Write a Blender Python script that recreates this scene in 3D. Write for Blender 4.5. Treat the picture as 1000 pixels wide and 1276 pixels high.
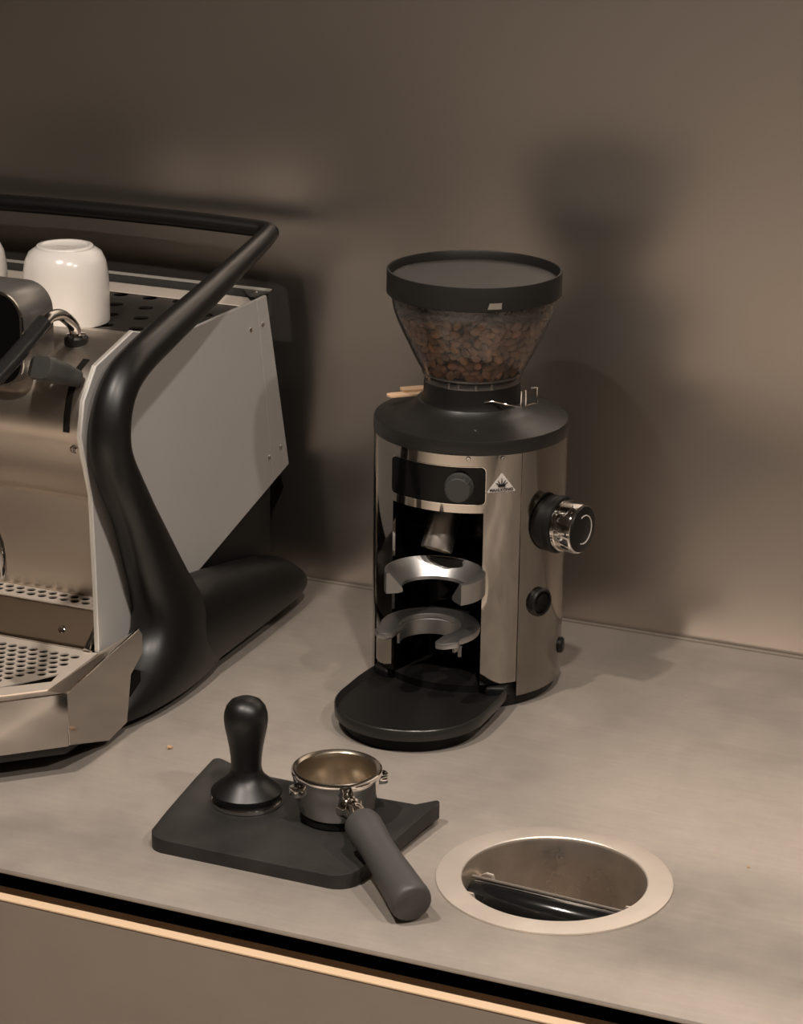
import bpy, bmesh, math, random
from mathutils import Vector, Matrix, Euler
from mathutils.geometry import delaunay_2d_cdt
random.seed(7)
for o in list(bpy.data.objects): bpy.data.objects.remove(o)
S = bpy.context.scene
COL = S.collection
PI = math.pi

# ------------------------------------------------------------------ camera
cam_d = bpy.data.cameras.new('camera'); cam = bpy.data.objects.new('camera', cam_d); COL.objects.link(cam)
yaw, pitch, roll = .4073, .3173, .0126
Fv = Vector((-math.sin(yaw)*math.cos(pitch), math.cos(yaw)*math.cos(pitch), -math.sin(pitch)))
R0 = Vector((math.cos(yaw), math.sin(yaw), 0)); U0 = R0.cross(Fv)
Rv = R0*math.cos(roll)+U0*math.sin(roll); Uv = -R0*math.sin(roll)+U0*math.cos(roll)
cam.matrix_world = Matrix(((Rv.x, Uv.x, -Fv.x, .8721), (Rv.y, Uv.y, -Fv.y, -2.1977), (Rv.z, Uv.z, -Fv.z, .873), (0, 0, 0, 1)))
cam_d.sensor_fit = 'HORIZONTAL'; cam_d.sensor_width = 36; cam_d.lens = 36*3102.3/1000
cam_d.clip_start = .01
S.camera = cam
# ------------------------------------------------------------------ world, exposure
W = bpy.data.worlds.new('world'); S.world = W; W.use_nodes = True
W.node_tree.nodes['Background'].inputs[0].default_value = (1, .86, .70, 1)
W.node_tree.nodes['Background'].inputs[1].default_value = .12
S.view_settings.view_transform = 'Standard'; S.view_settings.look = 'None'
S.view_settings.gamma = 1; S.view_settings.exposure = 0.06
S.view_settings.use_curve_mapping = False
S.cycles.sample_clamp_indirect = 2.0; S.cycles.blur_glossy = .6
LAMP_XY = [(-.20, -1.15), (.60, -1.15), (1.40, -1.15)]   # three downlights in the ceiling over the counter
LAMP_W = 16.5
LAMP_COL = (1, .90, .80)
ROOM_FILL_XY = [(-1.0, -3.3), (.2, -3.3), (1.4, -3.0)]          # unseen fill lights, added to brighten the room that the back wall mirrors
ROOM_FILL_W = 45.0
CEIL = 1.65

# ------------------------------------------------------------------ materials
MATS = {}
def mat(name, col, rough=.5, metal=0., noise=0., nscale=20., rnoise=0., bump=0., bscale=200., stretch=None, spec=.5, aniso=0., emit=None, coat=0.):
    if name in MATS: return MATS[name]
    m = bpy.data.materials.new(name); m.use_nodes = True; nt = m.node_tree; b = nt.nodes['Principled BSDF']
    b.inputs['Base Color'].default_value = (*col, 1); b.inputs['Roughness'].default_value = rough
    b.inputs['Metallic'].default_value = metal; b.inputs['Specular IOR Level'].default_value = spec
    if aniso: b.inputs['Anisotropic'].default_value = aniso
    if coat: b.inputs['Coat Weight'].default_value = coat; b.inputs['Coat Roughness'].default_value = .1
    if emit: b.inputs['Emission Color'].default_value = (*emit[0], 1); b.inputs['Emission Strength'].default_value = emit[1]
    if noise or rnoise or bump:
        tc = nt.nodes.new('ShaderNodeTexCoord'); mp = nt.nodes.new('ShaderNodeMapping')
        nt.links.new(tc.outputs['Object'], mp.inputs[0])
        if stretch: mp.inputs['Scale'].default_value = stretch
    if noise or rnoise:
        n = nt.nodes.new('ShaderNodeTexNoise'); n.inputs['Scale'].default_value = nscale; n.inputs['Detail'].default_value = 6; n.inputs['Roughness'].default_value = .62
        nt.links.new(mp.outputs[0], n.inputs['Vector'])
        if noise:
            r = nt.nodes.new('ShaderNodeValToRGB'); r.color_ramp.elements[0].position = .3; r.color_ramp.elements[1].position = .7
            r.color_ramp.elements[0].color = (*[c*(1-noise) for c in col], 1); r.color_ramp.elements[1].color = (*[min(1, c*(1+noise)) for c in col], 1)
            nt.links.new(n.outputs['Fac'], r.inputs[0]); nt.links.new(r.outputs[0], b.inputs['Base Color'])
        if rnoise:
            q = nt.nodes.new('ShaderNodeMapRange'); q.inputs['From Min'].default_value = .3; q.inputs['From Max'].default_value = .7
            q.inputs['To Min'].default_value = max(0, rough-rnoise); q.inputs['To Max'].default_value = rough+rnoise
            nt.links.new(n.outputs['Fac'], q.inputs[0]); nt.links.new(q.outputs[0], b.inputs['Roughness'])
    if bump:
        n2 = nt.nodes.new('ShaderNodeTexNoise'); n2.inputs['Scale'].default_value = bscale; n2.inputs['Detail'].default_value = 3
        nt.links.new(mp.outputs[0], n2.inputs['Vector'])
        bp = nt.nodes.new('ShaderNodeBump'); bp.inputs['Strength'].default_value = bump; bp.inputs['Distance'].default_value = .001
        nt.links.new(n2.outputs['Fac'], bp.inputs['Height']); nt.links.new(bp.outputs[0], b.inputs['Normal'])
    MATS[name] = m; return m
def glassmat(name, tint, ior=1.45, rough=.03, haze=0.):
    m = bpy.data.materials.new(name); m.use_nodes = True; nt = m.node_tree
    out = nt.nodes['Material Output']; nt.nodes.remove(nt.nodes['Principled BSDF'])
    t = nt.nodes.new('ShaderNodeBsdfTransparent'); t.inputs[0].default_value = (*tint, 1)
    g = nt.nodes.new('ShaderNodeBsdfGlossy'); g.inputs['Roughness'].default_value = rough
    f = nt.nodes.new('ShaderNodeFresnel'); f.inputs[0].default_value = ior
    mx = nt.nodes.new('ShaderNodeMixShader')
    nt.links.new(f.outputs[0], mx.inputs[0]); nt.links.new(t.outputs[0], mx.inputs[1]); nt.links.new(g.outputs[0], mx.inputs[2]); d = nt.nodes.new('ShaderNodeBsdfDiffuse'); d.inputs[0].default_value = (.75, .68, .62, 1); m2 = nt.nodes.new('ShaderNodeMixShader'); m2.inputs[0].default_value = haze
    nt.links.new(mx.outputs[0], m2.inputs[1]); nt.links.new(d.outputs[0], m2.inputs[2]); nt.links.new(m2.outputs[0], out.inputs[0])
    MATS[name] = m; return m

def counter_mat():
    m = mat('worktop_metal', (.355, .312, .275), .37, .40, noise=.12, nscale=12, rnoise=.05, bump=.06, bscale=300)
    nt = m.node_tree; b = nt.nodes['Principled BSDF']
    for nn in nt.nodes:
        if nn.type == 'TEX_NOISE' and abs(nn.inputs['Scale'].default_value-12) < .01: nn.inputs['Detail'].default_value = 12; nn.inputs['Roughness'].default_value = .72
    # fine wandering scratches
    tc = nt.nodes.new('ShaderNodeTexCoord'); mp = nt.nodes.new('ShaderNodeMapping'); mp.inputs['Scale'].default_value = (3, 30, 1); mp.inputs['Rotation'].default_value = (0, 0, .5)
    n = nt.nodes.new('ShaderNodeTexNoise'); n.inputs['Scale'].default_value = 6; n.inputs['Detail'].default_value = 4
    nt.links.new(tc.outputs['Object'], mp.inputs[0]); nt.links.new(mp.outputs[0], n.inputs['Vector'])
    cr = nt.nodes.new('ShaderNodeValToRGB'); cr.color_ramp.elements[0].position = .45; cr.color_ramp.elements[0].color = (.985, .985, .985, 1); cr.color_ramp.elements[1].position = .8; cr.color_ramp.elements[1].color = (1.07, 1.06, 1.05, 1)
    nt.links.new(n.outputs['Fac'], cr.inputs[0])
    mix = nt.nodes.new('ShaderNodeMix'); mix.data_type = 'RGBA'; mix.blend_type = 'MULTIPLY'; mix.inputs[0].default_value = 1
    src = b.inputs['Base Color'].links[0].from_socket
    nt.links.new(src, mix.inputs[6]); nt.links.new(cr.outputs[0], mix.inputs[7]); nt.links.new(mix.outputs[2], b.inputs['Base Color'])
    return m
M_counter = counter_mat()
M_wall = mat('wall_metal', (.515, .465, .42), .31, .97)
M_drawer = mat('drawer_lacquer', (.235, .195, .16), .5, .2, noise=.08, nscale=4)
M_edge = mat('pale_lit_edge', (.62, .45, .30), .5, .1)
M_dark = mat('recess_black', (.006, .005, .004), .8, spec=.1)
M_blk = mat('black_plastic', (.008, .0075, .007), .42, spec=.2, bump=.05, bscale=900)
M_blkgloss = mat('black_gloss', (.003, .003, .003), .10, spec=.12)
M_tube = mat('black_satin_coat', (.0035, .0032, .003), .41, .0, spec=.45, bump=.03, bscale=700)
M_rubber = mat('black_rubber', (.015, .014, .013), .55, spec=.25, noise=.25, nscale=30, bump=.15, bscale=600)
M_chrome = mat('chrome', (.78, .74, .70), .055, 1.)
M_mirror = mat('polished_steel', (.48, .45, .415), .09, 1.)
M_steel = mat('brushed_steel', (.66, .585, .51), .34, 1.)
M_ring = mat('ring_steel', (.64, .56, .485), .42, .55, noise=.08, nscale=12, rnoise=.06)
M_alu = mat('cast_aluminium', (.44, .43, .42), .38, 1., noise=.08, nscale=40)
M_grey = mat('grey_coat', (.47, .45, .43), .42, .15, noise=.05, nscale=3)
M_greyedge = mat('grey_edge', (.62, .59, .54), .35, .6)
M_dgrey = mat('dark_grey_plastic', (.035, .034, .032), .5, spec=.35)
M_ceramic = mat('white_ceramic', (.60, .565, .53), .2, coat=.2)
M_wood = mat('birch_wood', (.55, .36, .22), .6, noise=.12, nscale=20, stretch=(1, 12, 12))
M_hopper = glassmat('hopper_plastic', (.95, .92, .89), 1.5, .05, .045)
M_white = mat('logo_silver', (.62, .58, .55), .4, .3)
M_room = mat('room_plaster', (.07, .062, .054), .8)
M_ceil = mat('ceiling_plaster', (.06, .054, .048), .9)
M_floor = mat('floor_concrete', (.30, .26, .22), .6, noise=.1)

# ------------------------------------------------------------------ builders (all geometry given in world coordinates)
def worldloc(o):
    v = Vector((0, 0, 0))
    while o: v += o.location; o = o.parent
    return v
def obj(name, bm, m, parent=None, smooth=35, wn=False):
    off = worldloc(parent)
    if off.length: bmesh.ops.translate(bm, verts=bm.verts, vec=-off)
    me = bpy.data.meshes.new(name); bm.to_mesh(me); bm.free()
    if smooth is not None:
        for p in me.polygons: p.use_smooth = True
        me.set_sharp_from_angle(angle=math.radians(smooth))
    me.materials.append(m)
    o = bpy.data.objects.new(name, me); COL.objects.link(o); o.parent = parent
    if wn:
        w = o.modifiers.new('wn', 'WEIGHTED_NORMAL'); w.keep_sharp = True
    return o
def thing(name, label, cat, loc, group=None):
    o = bpy.data.objects.new(name, None); COL.objects.link(o); o.location = loc; o.empty_display_size = .02
    o['label'] = label; o['category'] = cat
    if group: o['group'] = group
    return o
def recentre(o, loc):
    loc = Vector(loc)
    o.data.transform(Matrix.Translation(-loc)); o.location = loc
    return o
def tag(o, label, cat, group=None):
    o['label'] = label; o['category'] = cat
    if group: o['group'] = group
    return o
def struct(o): o['kind'] = 'structure'; return o

def lathe(bm, prof, c, segs=64, axis=None, closed_top=True, closed_bot=True):
    """prof = [(r, h)...] turned about the axis through c (default +z)"""
    c = Vector(c); ax = Vector(axis).normalized() if axis else Vector((0, 0, 1))
    ref = Vector((1, 0, 0)) if abs(ax.x) < .9 else Vector((0, 1, 0))
    u = ax.cross(ref).normalized(); v = ax.cross(u)
    rings = []
    for r, h in prof:
        if r < 1e-6: rings.append([bm.verts.new(c+ax*h)])
        else: rings.append([bm.verts.new(c+ax*h+(u*math.cos(2*PI*k/segs)+v*math.sin(2*PI*k/segs))*r) for k in range(segs)])
    for a, b in zip(rings, rings[1:]):
        for k in range(segs):
            k2 = (k+1) % segs
            if len(a) == 1 and len(b) == 1: break
            if len(a) == 1: bm.faces.new((a[0], b[k], b[k2]))
            elif len(b) == 1: bm.faces.new((a[k], b[0], a[k2]))
            else: bm.faces.new((a[k], b[k], b[k2], a[k2]))
    if closed_bot and len(rings[0]) > 1: bm.faces.new(rings[0])
    if closed_top and len(rings[-1]) > 1: bm.faces.new(rings[-1])
    bmesh.ops.recalc_face_normals(bm, faces=bm.faces)
    return bm
def catmull(pts, n=8):
    P = [Vector(p) for p in pts]; P = [2*P[0]-P[1]]+P+[2*P[-1]-P[-2]]; out = []
    for i in range(1, len(P)-2):
        a, b, c, d = P[i-1:i+3]
        for k in range(n):
            t = k/n
            out.append(.5*((2*b)+(c-a)*t+(2*a-5*b+4*c-d)*t*t+(3*b-a-3*c+d)*t**3))
    out.append(P[-2]); return out
def tube(bm, pts, radii, segs=20, smoothn=8, flat=None, cap=True, xcap=None):
    """sweep; radii per control point; flat=(scale along the x-ish side axis, scale along the other)"""
    if smoothn:
        P = catmull(pts, smoothn); rr = [v.x for v in catmull([(r, 0, 0) for r in radii], smoothn)]
    else: P = [Vector(p) for p in pts]; rr = list(radii)
    fl = flat or (1, 1); prev = None; rings = []
    for i, p in enumerate(P):
        t = (P[min(i+1, len(P)-1)]-P[max(i-1, 0)]).normalized()
        if prev is None:
            ref = Vector((1, 0, 0)) if abs(t.x) < .8 else Vector((0, 0, 1))
            u = (ref-t*ref.dot(t)).normalized()
        else: u = (prev-t*prev.dot(t)).normalized()
        prev = u; v = t.cross(u)
        ru = min(rr[i], xcap) if xcap else rr[i]
        rings.append([bm.verts.new(p+u*math.cos(2*PI*k/segs)*fl[0]*ru+v*math.sin(2*PI*k/segs)*fl[1]*rr[i]) for k in range(segs)])
    for a, b in zip(rings, rings[1:]):
        for k in range(segs): bm.faces.new((a[k], a[(k+1) % segs], b[(k+1) % segs], b[k]))
    if cap: bm.faces.new(rings[0][::-1]); bm.faces.new(rings[-1])
    bmesh.ops.recalc_face_normals(bm, faces=bm.faces)
    return bm
def bevel(bm, w, segs=2, ang=40):
    es = [e for e in bm.edges if len(e.link_faces) == 2 and e.calc_face_angle(0) > math.radians(ang)]
    if es: bmesh.ops.bevel(bm, geom=es, offset=w, segments=segs, profile=.5, affect='EDGES', clamp_overlap=True)
    return bm
def prism(bm, poly, axis, a, b):
    """poly 2-D; axis 'x': (y,z) points, 'y': (x,z), 'z': (x,y); from a to b along the axis"""
    f = {'x': lambda p, t: (t, p[0], p[1]), 'y': lambda p, t: (p[0], t, p[1]), 'z': lambda p, t: (p[0], p[1], t)}[axis]
    A = [bm.verts.new(f(p, a)) for p in poly]; B = [bm.verts.new(f(p, b)) for p in poly]
    bm.faces.new(A); bm.faces.new(B)
    for i in range(len(poly)): j = (i+1) % len(poly); bm.faces.new((A[i], A[j], B[j], B[i]))
    bmesh.ops.recalc_face_normals(bm, faces=bm.faces)
    return bm
def box(bm, x0, x1, y0, y1, z0, z1): return prism(bm, [(x0, y0), (x1, y0), (x1, y1), (x0, y1)], 'z', z0, z1)
def BM(): return bmesh.new()
def inside(p, poly):
    c = False; n = len(poly)
    for i in range(n):
        x1, y1 = poly[i]; x2, y2 = poly[(i+1) % n]
        if (y1 > p[1]) != (y2 > p[1]) and p[0] < (x2-x1)*(p[1]-y1)/(y2-y1)+x1: c = not c
    return c
def plate(bm, outer, holes, zt, zb, extra=()):
    """flat plate with real holes; zt / zb numbers or functions of (x, y)"""
    ft = zt if callable(zt) else (lambda x, y: zt); fb = zb if callable(zb) else (lambda x, y: zb)
    V, E = [], []
    for lp in [outer]+list(holes):
        s = len(V); V += [Vector(p) for p in lp]; E += [(s+i, s+(i+1) % len(lp)) for i in range(len(lp))]
    V += [Vector(p) for p in extra]
    vo, eo, fo, *_ = delaunay_2d_cdt(V, E, [], 0, 1e-7)
    T = [bm.verts.new((p.x, p.y, ft(p.x, p.y))) for p in vo]; B = [bm.verts.new((p.x, p.y, fb(p.x, p.y))) for p in vo]
    cnt = {}
    for f in fo:
        c = sum((vo[i] for i in f), Vector((0, 0)))/len(f)
        if not inside(c, outer) or any((c-Vector(h[0])).length < 1 and inside(c, h) for h in holes): continue
        bm.faces.new([T[i] for i in f]); bm.faces.new([B[i] for i in reversed(f)])
        for k in range(len(f)):
            e = (f[k], f[(k+1) % len(f)]); cnt[e] = 1
    for (i, j) in list(cnt):
        if (j, i) not in cnt: bm.faces.new((T[j], T[i], B[i], B[j]))
    bmesh.ops.delete(bm, geom=[v for v in bm.verts if not v.link_faces], context='VERTS')
    bmesh.ops.recalc_face_normals(bm, faces=bm.faces)
    return bm
def circ(cx, cy, r, n=24, r2=None): return [(cx+r*math.cos(2*PI*k/n), cy+(r2 or r)*math.sin(2*PI*k/n)) for k in range(n)]
def rrect(x0, x1, y0, y1, r, n=6):
    out = []
    for cx, cy, a in ((x1-r, y1-r, 0), (x0+r, y1-r, 90), (x0+r, y0+r, 180), (x1-r, y0+r, 270)):
        for k in range(n+1): t = math.radians(a+90*k/n); out.append((cx+r*math.cos(t), cy+r*math.sin(t)))
    return out
def screw(parent, p, n, r=.003, m=None, name='screw'):
    bm = BM(); lathe(bm, [(r, -.001), (r, .0006), (r*.8, .0012), (r*.4, .0012), (r*.35, .0004), (0, .0004)], p, 16, n)
    return obj(name, bm, m or M_chrome, parent)

# ================================================================== ROOM SHELL
FL = -.92
def slab(name, x0, x1, y0, y1, z0, z1, m):
    bm = BM(); box(bm, x0, x1, y0, y1, z0, z1); return struct(obj(name, bm, m, smooth=None))
slab('wall_back', -2.6, 3.2, 0, .1, FL, CEIL, M_wall)
slab('floor', -2.7, 3.3, -4.6, .1, FL-.1, FL, M_floor)
slab('ceiling', -2.7, 3.3, -4.6, .1, CEIL, CEIL+.1, M_ceil)
slab('wall_front', -2.6, 3.2, -4.6, -4.5, FL, CEIL, M_room)
slab('wall_left', -2.7, -2.6, -4.6, .1, FL, CEIL, M_room)
slab('wall_right', 3.2, 3.3, -4.6, .1, FL, CEIL, M_room)

def downlight(x, y, w, label, group, r=.035, spread=150):
    t = thing('ceiling_lamp', label, 'lamp', (x, y, CEIL), group)
    bm = BM(); lathe(bm, [(r+.012, 0), (r+.012, -.006), (r, -.006), (r, -.001)], (x, y, CEIL), 32, closed_top=False, closed_bot=False); obj('trim_ring', bm, M_blk, t)
    bm = BM(); lathe(bm, [(r, -.002), (0, -.0021)], (x, y, CEIL), 32, closed_bot=False)
    obj('lens', bm, mat('lamp_lens', (1, .9, .75), .4, emit=((1, .90, .78), 6)), t)
    ld = bpy.data.lights.new('lamp_light', 'AREA'); ld.shape = 'DISK'; ld.size = r*2; ld.energy = w; ld.color = LAMP_COL; ld.spread = math.radians(spread)
    lo = bpy.data.objects.new('lamp_light', ld); COL.objects.link(lo); lo.parent = t; lo.location = (0, 0, -.012)
for x, y in LAMP_XY: downlight(x, y, LAMP_W, 'small round downlight in the ceiling above the steel worktop', 'downlights over the worktop')
for x, y in ROOM_FILL_XY: downlight(x, y, ROOM_FILL_W, 'added unseen fill light in the ceiling away from the worktop', 'added fill lights out in the room', .07, 95)

# ================================================================== WORKTOP AND DRAWERS
D = .7077
KX, KY = .2917, -.5441
bm = BM()
plate(bm, [(-2.2, -D), (2.6, -D), (2.6, -.001), (-2.2, -.001)], [circ(KX, KY, .0745, 64)], 0, -.0045)
bevel(bm, .0012, 2, 60)
wt = tag(recentre(obj('worktop', bm, M_counter), (0, -D/2, -.0045)), 'long satin brown steel worktop along the metal wall', 'worktop')
bm = BM(); box(bm, -2.2, 2.6, -.006, -.0005, 0, .0015)
struct(obj('trim_1', bm, mat('joint_sealant', (.17, .145, .12), .5), smooth=None))
cab = thing('drawer_cabinet', 'brown drawer cabinet under the worktop with dark finger channel', 'cabinet', (0, -.35, FL))
bm = BM()
box(bm, -2.2, 2.6, -.655, -.64, FL+.08, -.02)      # back of the finger channel
box(bm, -2.2, 2.6, -.66, -.648, -.03, -.0046)         # rail under the top
box(bm, -2.2, 2.6, -.65, -.05, FL, FL+.08)           # plinth
obj('body', bm, M_dark, cab, None)
for x0, x1 in ((-1.17, -.1885), (-.1855, .80), (.803, 1.79)):
    bm = BM(); box(bm, x0, x1, -.7110, -.692, -.36, -.0265); bevel(bm, .0012, 2)
    d = obj('drawer_front', bm, M_drawer, cab, wn=True)
    bm = BM(); box(bm, x0+.0005, x1-.0005, -.7112, -.6915, -.0265, -.0245); bevel(bm, .0007, 2)
    obj('lit_edge_strip', bm, M_edge, d, wn=True)  # drawer top edge; the light it catches is put into its pale colour
    bm = BM(); box(bm, x0, x1, -.7110, -.692, -.70, -.363); bevel(bm, .0012, 2)
    obj('drawer_front', bm, M_drawer, cab, wn=True)

# ================================================================== KNOCK BOX
kb = thing('knock_box', 'round knock box with steel rim sunk into the worktop', 'knock box', (KX, KY, 0))
bm = BM(); lathe(bm, [(.072, -.003), (.072, .0012), (.0728, .002), (.0905, .0022), (.0921, .0016), (.0921, .0002)], (KX, KY, 0), 96, closed_top=False, closed_bot=False)
obj('rim', bm, M_ring, kb)
bm = BM(); lathe(bm, [(.0722, .0008), (.0715, -.004), (.071, -.15), (.066, -.156), (0, -.156)], (KX, KY, 0), 96, closed_bot=False)
obj('bucket', bm, mat('bucket_steel', (.66, .58, .50), .32, .9, noise=.2, nscale=14, rnoise=.1), kb)
ba = math.radians(-3.5); bd = Vector((math.cos(ba), math.sin(ba), 0)); bc = Vector((KX-.002, KY-.004, -.024)); bn = Vector((-bd.y, bd.x, 0))
bm = BM(); lathe(bm, [(0, -.066), (.0135, -.066), (.0145, -.064), (.0145, .064), (.0135, .066), (0, .066)], bc-Vector((0, 0, .004)), 32, bd)
kbar = obj('knock_bar', bm, mat('bar_rubber', (.007, .007, .007), .14), kb)
bm = BM(); P0 = bc-bd*.068+Vector((0, 0, .0112))+bn*.003; P1 = bc+bd*.068+Vector((0, 0, .0112))+bn*.003
tube(bm, [P0, P1], [.0014, .0014], 8, 0); obj('bar_line', bm, M_steel, kbar)  # thin pale steel line along the top of the bar
for sx in (-1, 1):
    for sy in (-1, 1):
        c = bc+bd*sx*.0655+bn*sy*.0185
        bm = BM(); w = bd*.0055; h = Vector((0, 0, 1))
        pts = [c+bd*sx*.004+h*.004, c-bd*sx*.003+h*.0085, c-bd*sx*.009+h*.008, c-bd*sx*.0105+h*.003, c-bd*sx*.0105-h*.02]
        for q in (0,):
            prev = None
            for p in pts:
                a = bm.verts.new(p-bn*.001); b = bm.verts.new(p+bn*.001)
                a2 = bm.verts.new(p-bn*.001-bd*sx*-.0015-h*.0012); b2 = bm.verts.new(p+bn*.001-bd*sx*-.0015-h*.0012)
                if prev:
                    for k in range(4): bm.faces.new((prev[k], prev[(k+1) % 4], (a, b, b2, a2)[(k+1) % 4], (a, b, b2, a2)[k]))
                prev = (a, b, b2, a2)
        bmesh.ops.recalc_face_normals(bm, faces=bm.faces)
        obj('bracket', bm, M_ring, kb)

# ================================================================== TAMPING MAT, TAMPER
def mat_side(v): return -.0215-.012*v, .1585+.0145*v
MY0, MY1 = -.632, -.487
outer = []
def arc(cx, cy, r, a0, a1, n=8): return [(cx+r*math.cos(math.radians(a0+(a1-a0)*k/n)), cy+r*math.sin(math.radians(a0+(a1-a0)*k/n))) for k in range(n+1)]
l0, r0 = mat_side(0); l1, r1 = mat_side(1)
outer += arc(l0+.016, MY0+.016, .016, 180, 270) + [(x, MY0) for x in (.0, .03, .06, .09, .12)] + arc(r0-.02, MY0+.02, .02, 270, 360)
outer += [(mat_side(v)[1], MY0+v*(MY1-MY0)) for v in (.3, .5, .7, .85)] + arc(r1-.006, MY1-.006, .006, 0, 90, 4)
outer += [(x, MY1) for x in (.15, .12, .09, .06, .03, 0)] + arc(l1+.006, MY1-.006, .006, 90, 180, 4)
outer += [(mat_side(v)[0], MY0+v*(MY1-MY0)) for v in (.85, .7, .5, .3)]
def sm(t): t = max(0, min(1, t)); return t*t*(3-2*t)
def mat_top(x, y):
    v = (y-MY0)/(MY1-MY0); l, r = mat_side(v)
    return .0115+.0085*(sm(1-(x-l)/.032)+sm(1-(r-x)/.028))*(.15+.85*sm(v*1.1))
def mat_bot(x, y): return max(0, mat_top(x, y)-.0135)
extra = [(-.03+.0062*i, MY0+.008+.0075*j) for i in range(34) for j in range(18)]
extra = [p for p in extra if inside(p, outer) and min((Vector(p)-Vector(q)).length for q in outer) > .003]
bm = BM(); plate(bm, outer, [], mat_top, mat_bot, extra); bevel(bm, .0022, 3, 55)
m_mat = mat('mat_rubber', (.020, .0185, .0172), .52, spec=.28, noise=.45, nscale=13, bump=.1, bscale=500)
tmat = tag(recentre(obj('tamping_mat', bm, m_mat, smooth=50), (.07, -.56, 0)), 'black rubber tamping mat with turned-up side edges under the tamper', 'mat')
TX, TY, TZ = .0222, -.5396, .0116
tp = thing('tamper', 'black coffee tamper with rounded handle standing on the rubber mat', 'tamper', (TX, TY, TZ))
bm = BM(); lathe(bm, [(.0284, 0), (.0290, .0006), (.0290, .0035), (.0284, .0042)], (TX, TY, TZ), 64); obj('steel_foot', bm, M_chrome, tp)
bm = BM(); lathe(bm, [(.0272, .0042), (.0272, .0075), (.0286, .0078), (.0292, .0092), (.0288, .0112), (.026, .0138), (.0205, .0185), (.0160, .0225), (.0138, .0262), (.0126, .0305)], (TX, TY, TZ), 64); obj('collar', bm, M_tube, tp)
pr = [(.0126, .0300), (.0124, .034), (.0127, .040), (.0138, .049), (.0155, .058), (.0172, .0665), (.0179, .073), (.0176, .0785), (.0160, .0840), (.0125, .0885), (.0075, .0910), (.003, .0918), (0, .0919)]
bm = BM(); lathe(bm, pr, (TX, TY, TZ), 64); obj('handle', bm, M_tube, tp, 60)

# ================================================================== PORTAFILTER
PX, PY, PZ = .1005, -.5335, .0118
pf = thing('portafilter', 'chrome portafilter with long black handle lying across the rubber mat', 'portafilter', (PX, PY, PZ))
bm = BM(); lathe(bm, [(0, .006), (.029, .006), (.0312, .009), (.0335, .024), (.0345, .032), (.0352, .0335), (.0355, .038), (.0365, .0385), (.0368, .040), (.0364, .0420), (.0350, .0426), (.0338, .0420)], (PX, PY, PZ), 72, closed_top=False)
obj('bowl', bm, M_chrome, pf)
bm = BM(); lathe(bm, [(.0290, 0), (.0298, .001), (.0298, .006), (0, .0062)], (PX, PY, PZ), 64); obj('base_ring', bm, M_blk, pf)
bm = BM(); lathe(bm, [(.0355, .0427), (.0350, .0435), (.0335, .0430), (.0318, .0415), (.0305, .036), (.0300, .013), (.028, .0105), (0, .0105)], (PX, PY, PZ), 72, closed_bot=False)
obj('filter_basket', bm, mat('basket_steel', (.66, .58, .48), .22, 1.), pf)
hd = Vector((.1197, -.1242, 0)).normalized()
for a in (math.radians(-125), math.radians(38)):
    c = Vector((PX, PY, PZ+.032)); d = Vector((math.cos(a), math.sin(a), 0)); n = Vector((-d.y, d.x, 0))
    bm = BM()
    pts = [(d*.0335+n*-.007), (d*.0415+n*-.0055), (d*.0425+n*0), (d*.0415+n*.0055), (d*.0335+n*.007)]
    prism(bm, [((c+p).x, (c+p).y) for p in pts], 'z', PZ+.0265, PZ+.0345); bevel(bm, .0015, 2, 30)
    obj('lug', bm, M_chrome, pf)
h0 = Vector((PX, PY, PZ+.021)); hs = Vector((.1440, -.5840, .0375)); he = Vector((.2215, -.6590, .0165))
ha = (he-hs).normalized()
bm = BM(); tube(bm, [h0+hd*.029, h0+hd*.038, h0+hd*.048+Vector((0, 0, .003)), hs+ha*.004], [.0125, .0082, .0078, .0105], 24, 6); obj('neck', bm, M_chrome, pf, 60)
L = (he-hs).length
bm = BM(); lathe(bm, [(0, 0), (.0105, 0), (.0138, .0025), (.0150, .008), (.0146, .018), (.0133, .034), (.0136, .055), (.0148, .075), (.0158, L-.012), (.0162, L-.008), (.0161, L-.004), (.0154, L-.0012), (.0138, L), (0, L+.0004)], hs, 48, ha)
obj('handle', bm, mat('handle_black', (.050, .047, .045), .5, spec=.35, bump=.06, bscale=900), pf, 40)
for a in (math.radians(-140), ):
    d = Vector((math.cos(a), math.sin(a), 0)); p = Vector((PX, PY, PZ+.022))+d*.0325
    bm = BM(); lathe(bm, [(0, .0012), (.0022, .001), (.0022, -.002)], p, 12, d); obj('rivet', bm, M_chrome, pf)

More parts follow.
